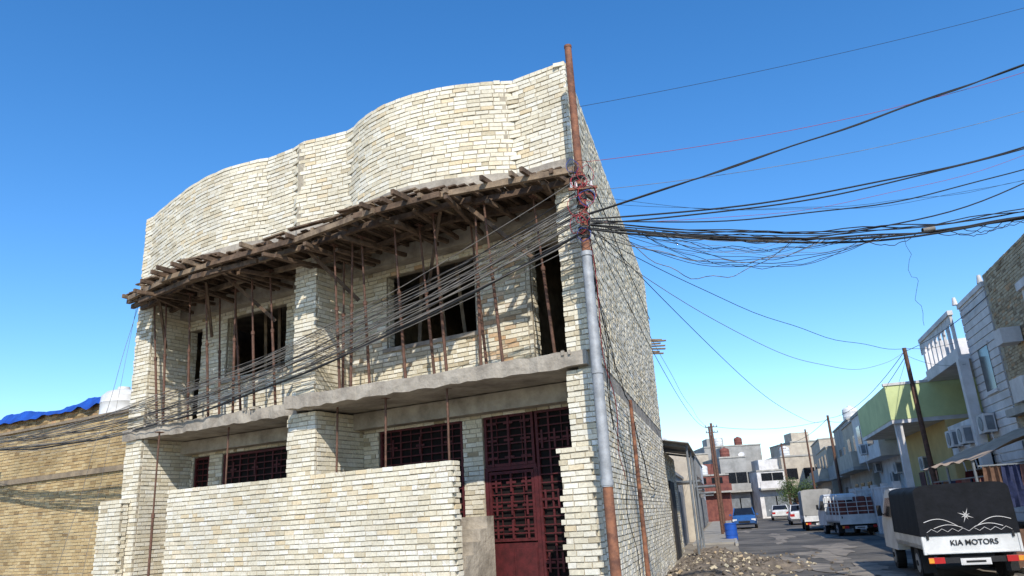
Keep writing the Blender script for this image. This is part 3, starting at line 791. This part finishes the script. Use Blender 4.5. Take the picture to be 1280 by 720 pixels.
# ---------------------------------------------------------------- vehicles
RZ=-math.atan2(.282,.9594)
def wheel(mb,x,y,r,w):
    mb.cyl((x-w/2,y,r),(x+w/2,y,r),r,None,24,0); sx=1 if x>0 else -1
    mb.cyl((x+sx*w/2,y,r),(x+sx*(w/2+.01),y,r),r*.6,None,20,1); mb.cyl((x+sx*w/2,y,r),(x+sx*(w/2+.03),y,r),r*.18,None,12,0)
def pickup(x,y,cover,rz=RZ,text=False,w=1.72,L=4.9):
    e=empty('pickup_truck',(x,y,0),rz); hw=w/2
    mb=MB()
    for yy in (1.0,3.9):
        for sx in (-1,1): wheel(mb,sx*(hw-.14),yy,.31,.2)
    mb.done('wheels',[M_BLACK,M_GALV],e,smooth=True)
    mb=MB()
    mb.box(-.38,.38,.1,4.6,.38,.55,1)
    mb.box(-hw,hw,.03,3.05,.62,.70,0)
    mb.box(-hw,hw,0,.045,.52,.96,0)
    for sx in (-1,1): mb.box(min(sx*hw,sx*(hw-.04)),max(sx*hw,sx*(hw-.04)),.05,3.05,.62,.96,0)
    mb.box(-hw,hw,3.0,3.05,.70,1.05,0)
    mb.box(-hw+.06,hw-.06,-.06,.0,.36,.46,1)
    for sx in (-1,1):
        a=sx*(hw-.05);b=sx*(hw-.33)
        mb.box(min(a,b),max(a,b),-.085,-.062,.36,.47,2); mb.box(min(a,sx*(hw-.14)),max(a,sx*(hw-.14)),-.09,-.086,.37,.46,3)
        for yy in (.45,1.5): mb.box(min(sx*(hw-.25),sx*(hw-.02)),max(sx*(hw-.25),sx*(hw-.02)),yy,yy+.02,.15,.6,1)
        mb.box(sx*(hw-.03)-.02,sx*(hw-.03)+.02,-.015,0,.52,.98,0)
        mb.box(sx*(hw-.12)-.02,sx*(hw-.12)+.02,-.03,-.001,.80,.9,1)
    mb.box(-.0-.26,.26,-.075,-.062,.32,.44,0); mb.box(-.24,.24,-.08,-.076,.335,.425,4)
    mb.box(-.17,.17,-.083,-.081,.36,.40,1)
    mb.box(-hw+.06,hw-.06,-.012,0,.92,.955,0); mb.box(-hw+.06,hw-.06,-.012,0,.53,.56,0)
    mb.done('body',[M_WHITE,M_BLACK,M_LIGHTR,M_LIGHTY,M_DWHITE],e,bevel=.008)
    mb=MB()
    pr=[(3.12,.45),(3.12,1.75),(3.2,1.86),(3.5,1.93),(4.1,1.9),(4.35,1.78),(4.72,1.15),(4.86,1.0),(4.9,.45)]
    if cover=='canvas': pr=[(a,b-(.1 if b>1.5 else 0)) for a,b in pr]
    n=len(pr); vs=[]
    for sx in (-1,1):
        for (yy,zz) in pr: vs.append((sx*(hw-.02-(max(0,zz-1.1)*.14)),yy,zz))
    mb.add(vs,[tuple(range(n)),tuple(range(2*n-1,n-1,-1))]+[(i,i+n,(i+1)%n+n,(i+1)%n) for i in range(n)],0)
    for sx in (-1,1):
        vs=[(sx*(hw-.02-((z-1.1)*.14)+.006),yy,z) for (yy,z) in ((3.3,1.18),(3.3,1.62),(4.15,1.62),(4.5,1.18))]; mb.add(vs,[(0,1,2,3)],1)
        mb.box(sx*(hw+.06)-.05,sx*(hw+.06)+.05,4.35,4.42,1.2,1.45,2); mb.beam((sx*(hw-.05),4.45,1.2),(sx*(hw+.05),4.4,1.3),.02,.02,2)
    mb.add([(-.6,3.112,1.2),(.6,3.112,1.2),(.55,3.112,1.6),(-.55,3.112,1.6)],[(0,1,2,3)],1)
    mb.add([(-.66,4.725,1.18),(.66,4.725,1.18),(.6,4.42,1.7),(-.6,4.42,1.7)],[(0,1,2,3)],1)
    mb.done('cab',[M_WHITE,M_GLASS,M_BLACK],e,bevel=0)
    if cover in ('canvas','grey'):
        mb=MB(); hz=1.83 if cover=='canvas' else 2.3
        ny=14; nxx=16; vs=[];fs=[]
        prf=[(-hw-.01,.86)]
        for k in range(nxx+1):
            a=math.pi*(1-k/nxx); xx=math.cos(a); zz=math.sin(a)
            xx=math.copysign(abs(xx)**.3,xx)*(hw-.02) ; zz=hz-.16+.16*zz**.8
            prf.append((xx,zz))
        prf.append((hw+.01,.86))
        m_=len(prf)
        for j in range(ny+1):
            yy=.0+3.02*j/ny; sag=.03*abs(math.sin(math.pi*j/ny*3))
            for (xx,zz) in prf: vs.append((xx*(1+.008*math.sin(j*2.1+zz*5)),yy+(-.02 if j==0 else 0),zz-sag*(zz>1.2)))
        for j in range(ny):
            for k in range(m_-1): a=j*m_+k; fs.append((a,a+1,a+m_+1,a+m_))
        fs.append(tuple(range(m_))); fs.append(tuple(range(ny*m_,ny*m_+m_)))
        mb.add(vs,fs,0)
        mb.done('canvas_cover',[M_COVER if cover=='canvas' else M_GREYP],e,smooth=True)
        if cover=='canvas':
            mb=MB()
            for k in range(9):
                a0=-hw+.12+k*(w-.24)/8
                if k<8: mb.beam((a0,-.03,.93),(a0+(w-.24)/16,-.03,.99),.006,.006); mb.beam((a0+(w-.24)/16,-.03,.99),(a0+(w-.24)/8,-.03,.93),.006,.006)
            for sx in (-1,1):
                pts=[(sx*(.16+.6*k/10),-.028,1.02+.10*math.sin(k/10*math.pi)+.10*k/10) for k in range(11)]
                for p_,q_ in zip(pts,pts[1:]): mb.beam(p_,q_,.008,.010)
                pts=[(sx*(.10+.5*k/10),-.028,1.0+.06*math.sin(k/10*math.pi)) for k in range(11)]
                for p_,q_ in zip(pts,pts[1:]): mb.beam(p_,q_,.008,.010)
            for k in range(8):
                an=math.pi*2*k/8+.39; l=.15 if k%2 else .09
                mb.add([(0+.012*math.cos(an+1.57),-.03,1.22+.012*math.sin(an+1.57)),(l*math.cos(an),-.03,1.22+l*math.sin(an)),(.012*math.cos(an-1.57),-.03,1.22+.012*math.sin(an-1.57))],[(0,1,2)])
            mb.done('canvas_print_and_lacing',[M_DWHITE],e)
    if cover=='cage':
        mb=MB()
        for sx in (-1,1):
            for yy in (.05,.75,1.5,2.25,3.0): mb.beam((sx*(hw-.03),yy,.9),(sx*(hw-.03),yy,1.85),.04,.04,0)
            for z in (1.1,1.3,1.5,1.84): mb.beam((sx*(hw-.03),.03,z),(sx*(hw-.03),3.02,z),.03,.03,0)
        for z in (1.1,1.3,1.5,1.84): mb.beam((-hw,.03,z),(hw,.03,z),.025,.025,0)
        for xx in (-.45,0,.45): mb.beam((xx,.02,.96),(xx,.02,1.84),.025,.025,0)
        for i in range(5):
            for j in range(2):
                mb.box(-hw+.1+i*.3,-hw+.37+i*.3,.12+j*1.2,1.2+j*1.2,.72,1.45+U(0,.3),1)
        mb.done('cargo_rack_and_load',[M_WHITE,M_REDP,M_DWHITE],e)
    if text:
        cu=D.curves.new('lettering','FONT'); cu.body='KIA MOTORS'; cu.size=.14; cu.align_x='CENTER'; cu.extrude=.002
        o=D.objects.new('lettering',cu); sc.collection.objects.link(o); o.parent=e; o.location=(0.05,-.016,.68); o.rotation_euler=(math.pi/2,0,0); cu.materials.append(M_BLACK); cu.offset=.002
    return e
pickup(8.55,15.45,'canvas',text=True)
pickup(15.35,36.5,'cage',rz=RZ+.12); pickup(16.9,45.5,'grey')
def car(x,y,m,rz):
    e=empty('parked_car',(x,y,0),rz); hw=.88
    st=[(0,.45,.85,.85),(.15,.3,.95,.86),(.7,.28,1.0,.88),(1.5,.27,.98,.88),(3.3,.27,.95,.88),(4.0,.28,.86,.87),(4.35,.32,.7,.82),(4.45,.4,.6,.76)]
    mb=MB(); vs=[];fs=[]
    for (yy,z0,z1,w) in st:
        for (xx,zz) in ((-w*.93,z0),(-w,z0+.2),(-w*.98,(z0+z1)/2+.05),(-w*.9,z1-.02),(-w*.6,z1+.02),(w*.6,z1+.02),(w*.9,z1-.02),(w*.98,(z0+z1)/2+.05),(w,z0+.2),(w*.93,z0)): vs.append((xx,yy,zz))
    k=10
    for i in range(len(st)-1):
        for j in range(k): a=i*k+j;b=i*k+(j+1)%k; fs.append((a,b,b+k,a+k))
    fs.append(tuple(range(k)));fs.append(tuple(range((len(st)-1)*k,len(st)*k)))
    mb.add(vs,fs,0)
    gp=[(.55,.98,.76),(1.15,1.42,.62),(2.4,1.45,.62),(3.25,.96,.76)]
    vs=[]
    for (yy,zz,w) in gp: vs+=[(-w,yy,zz),(w,yy,zz)]
    vs+=[(-.78,.55,.9),(.78,.55,.9),(-.78,3.25,.9),(.78,3.25,.9)]
    mb.add(vs,[(0,1,3,2),(4,5,7,6)],1); mb.add(vs,[(2,3,5,4)],0); mb.add(vs,[(8,0,2,4,6,10),(9,11,7,5,3,1)],1)
    for sx in (-1,1):
        mb.beam((sx*.76,.55,.97),(sx*.63,1.15,1.43),.07,.05,0); mb.beam((sx*.76,3.25,.95),(sx*.63,2.4,1.46),.07,.05,0); mb.beam((sx*.635,1.15,1.43),(sx*.635,2.4,1.46),.05,.05,0); mb.beam((sx*.78,1.85,.95),(sx*.64,1.8,1.43),.03,.06,0)
        mb.box(min(sx*.5,sx*.8),max(sx*.5,sx*.8),4.36,4.44,.55,.7,2); mb.box(min(sx*.5,sx*.82),max(sx*.5,sx*.82),-.01,.06,.62,.8,3)
        mb.box(sx*.95-.08,sx*.95+.08,2.95,3.05,.92,1.05,0)
    mb.box(-.4,.4,4.40,4.46,.42,.56,4)
    mb.done('body',[m,M_GLASS,M_WHITE,M_LIGHTR,M_BLACK],e,smooth=True)
    mb=MB()
    for yy in (.8,3.55):
        for sx in (-1,1): wheel(mb,sx*.78,yy,.31,.2)
    mb.done('wheels',[M_BLACK,M_GALV],e,smooth=True)
car(16.9,61,M_BLUECAR,RZ+math.pi)
car(20.6,59,M_WHITE,RZ); car(25.2,78,M_WHITE,RZ)

# ---------------------------------------------------------------- market stall
e=empty('market_stall'); mb=MB()
nx,ny=20,12;vs=[];fs=[]
for i in range(nx+1):
    for j in range(ny+1):
        p=RQ(16.5+5*i/nx,.1+2.6*j/ny,0); z=3.2-.9*(j/ny)**1.1-.12*math.sin(math.pi*i/nx)*math.sin(math.pi*j/ny)+.03*math.sin(i*1.3+j)
        vs.append((p.x,p.y,z))
for i in range(nx):
    for j in range(ny): k=i*(ny+1)+j; fs.append((k,k+1,k+ny+2,k+ny+1))
mb.add(vs,fs,0)
mb.done('canvas_canopy',[M_BEIGE],e,smooth=True)
mb=MB()
for (q,o,h) in ((16.6,2.65,2.3),(21.4,2.65,2.3),(19,2.65,2.25)): mb.cyl(RQ(q,o,0),RQ(q,o,h),.03,None,8,0)
mb.beam(RQ(16.5,2.5,1.95),RQ(21.5,2.5,1.95),.03,.03,0)
mb.beam(RQ(16.5,1.6,2.2),RQ(21.5,1.6,2.2),.03,.03,0)
mb.beam(RQ(16.5,.1,2.16),RQ(16.5,2.6,2.16),.03,.03,0)
mb.done('poles_and_rails',[M_STEEL],e)
cl=[mat('cloth_'+n,c,tuple(x*.6 for x in c),scale=10,bump=.3) for n,c in (('red',(.26,.05,.05)),('brown',(.16,.09,.06)),('navy',(.03,.04,.10)),('dull_rose',(.24,.12,.10)),('maroon',(.14,.03,.04)))]
mb=MB()
for (o,zt) in ((2.5,1.93),(1.6,2.18)):
    q=16.6
    while q<21.4:
        w=U(.25,.5); h=U(.6,1.1); k=random.randrange(5); c=RQ(q+w/2,o,0)
        vs=[];a=U(-.5,.5)
        for i in range(7):
            for j in range(5):
                u=(i/6-.5)*w*(1+.25*j/4); off=.04*math.sin(i*2.1+j*.4)+a*u
                p=c+DR*u+NR*off; vs.append((p.x,p.y,zt-h*j/4))
        mb.add(vs,[(i*5+j,i*5+j+1,(i+1)*5+j+1,(i+1)*5+j) for i in range(6) for j in range(4)],k)
        q+=w*U(.7,1)
for i in range(7):
    c=RQ(16.5,.25+i*.35,0); w=.36; k=random.randrange(5); vs=[]; h=U(.7,1.2)
    for a in range(9):
        for b in range(6):
            p=c+NR*((a/8-.5)*w*(1+.25*b/5))+DR*(.05*math.sin(a*2.2+b*.5)+U(-.008,.008)); vs.append((p.x,p.y,2.15-h*b/5))
    mb.add(vs,[(a*6+b,a*6+b+1,(a+1)*6+b+1,(a+1)*6+b) for a in range(8) for b in range(5)],k)
rbox(mb,16.6,21.3,2.3,.8,.1,.85,1)
mb.done('hanging_clothes',cl,e,smooth=True)

def tree(name,x,y,h,cr):
    e=empty(name); mb=MB(); 
    mb.cyl((x,y,0),(x+.1,y,h*.45),.1,.07,8)
    tips=[]
    for i in range(8):
        a=U(0,6.28); p=Vector((x+.1,y,h*U(.3,.48))); q=Vector((x+math.cos(a)*cr*U(.4,.8),y+math.sin(a)*cr*U(.4,.8),h*U(.6,.95))); mb.cyl(p,q,.05,.015,6); tips.append(q)
    mb.done('trunk_and_limbs',[M_PROP],e)
    mb=MB()
    for i in range(2600):
        c=random.choice(tips)+Vector((random.gauss(0,.33),random.gauss(0,.33),random.gauss(0,.28)))*cr*.7
        a=Vector((U(-1,1),U(-1,1),U(-1,1))).normalized(); b=a.orthogonal().normalized(); s=U(.05,.1)
        mb.add([c-a*s,c+b*s*.5,c+a*s,c-b*s*.5],[(0,1,2,3)])
    mb.done('leaves',[M_LEAF],e)
tree('street_tree',24.2,70,3.6,1.6)

# ---------------------------------------------------------------- light, sky, camera
el=math.radians(40); az=math.radians(-6)
sv=Vector((-math.sin(az)*math.cos(el),-math.cos(az)*math.cos(el),math.sin(el)))
ld=D.lights.new('sun','SUN'); ld.energy=5.0; ld.angle=math.radians(.5); ld.color=(1,.94,.84)
lo=D.objects.new('sun',ld); sc.collection.objects.link(lo); lo.rotation_euler=(-sv).to_track_quat('-Z','Y').to_euler(); lo.location=(0,0,40)
w=D.worlds.new('World'); sc.world=w; w.use_nodes=True; nt=w.node_tree
bg=nt.nodes['Background']; sk=nt.nodes.new('ShaderNodeTexSky'); sk.sky_type='NISHITA'; sk.sun_disc=False
sk.sun_elevation=el; sk.sun_rotation=math.atan2(sv.x,sv.y)%(2*math.pi)
sk.air_density=1.0; sk.dust_density=.3; sk.ozone_density=3.0
hs=nt.nodes.new('ShaderNodeHueSaturation'); hs.inputs['Hue'].default_value=.503; hs.inputs['Saturation'].default_value=1.3; hs.inputs['Value'].default_value=1.5
nt.links.new(sk.outputs[0],hs.inputs['Color']); nt.links.new(hs.outputs[0],bg.inputs[0]); bg.inputs[1].default_value=.15

th=math.radians(17.03); c,s=.9983,.0587
F=Vector((0,math.cos(th),math.sin(th)));Up=Vector((0,-math.sin(th),math.cos(th)));Rt=Vector((1,0,0))
cr=(Rt*c-Up*s).normalized(); cu_=(Rt*s+Up*c).normalized()
cd=D.cameras.new('camera'); cam=D.objects.new('camera',cd); sc.collection.objects.link(cam)
mt=Matrix((( cr.x,cu_.x,-F.x,0),(cr.y,cu_.y,-F.y,0),(cr.z,cu_.z,-F.z,1.65),(0,0,0,1)))
cam.matrix_world=mt
cd.sensor_width=36; cd.lens=940/1280*36; cd.clip_end=3000; cd.clip_start=.05
sc.camera=cam
sc.view_settings.view_transform='Standard'; sc.view_settings.look='None'; sc.view_settings.exposure=0
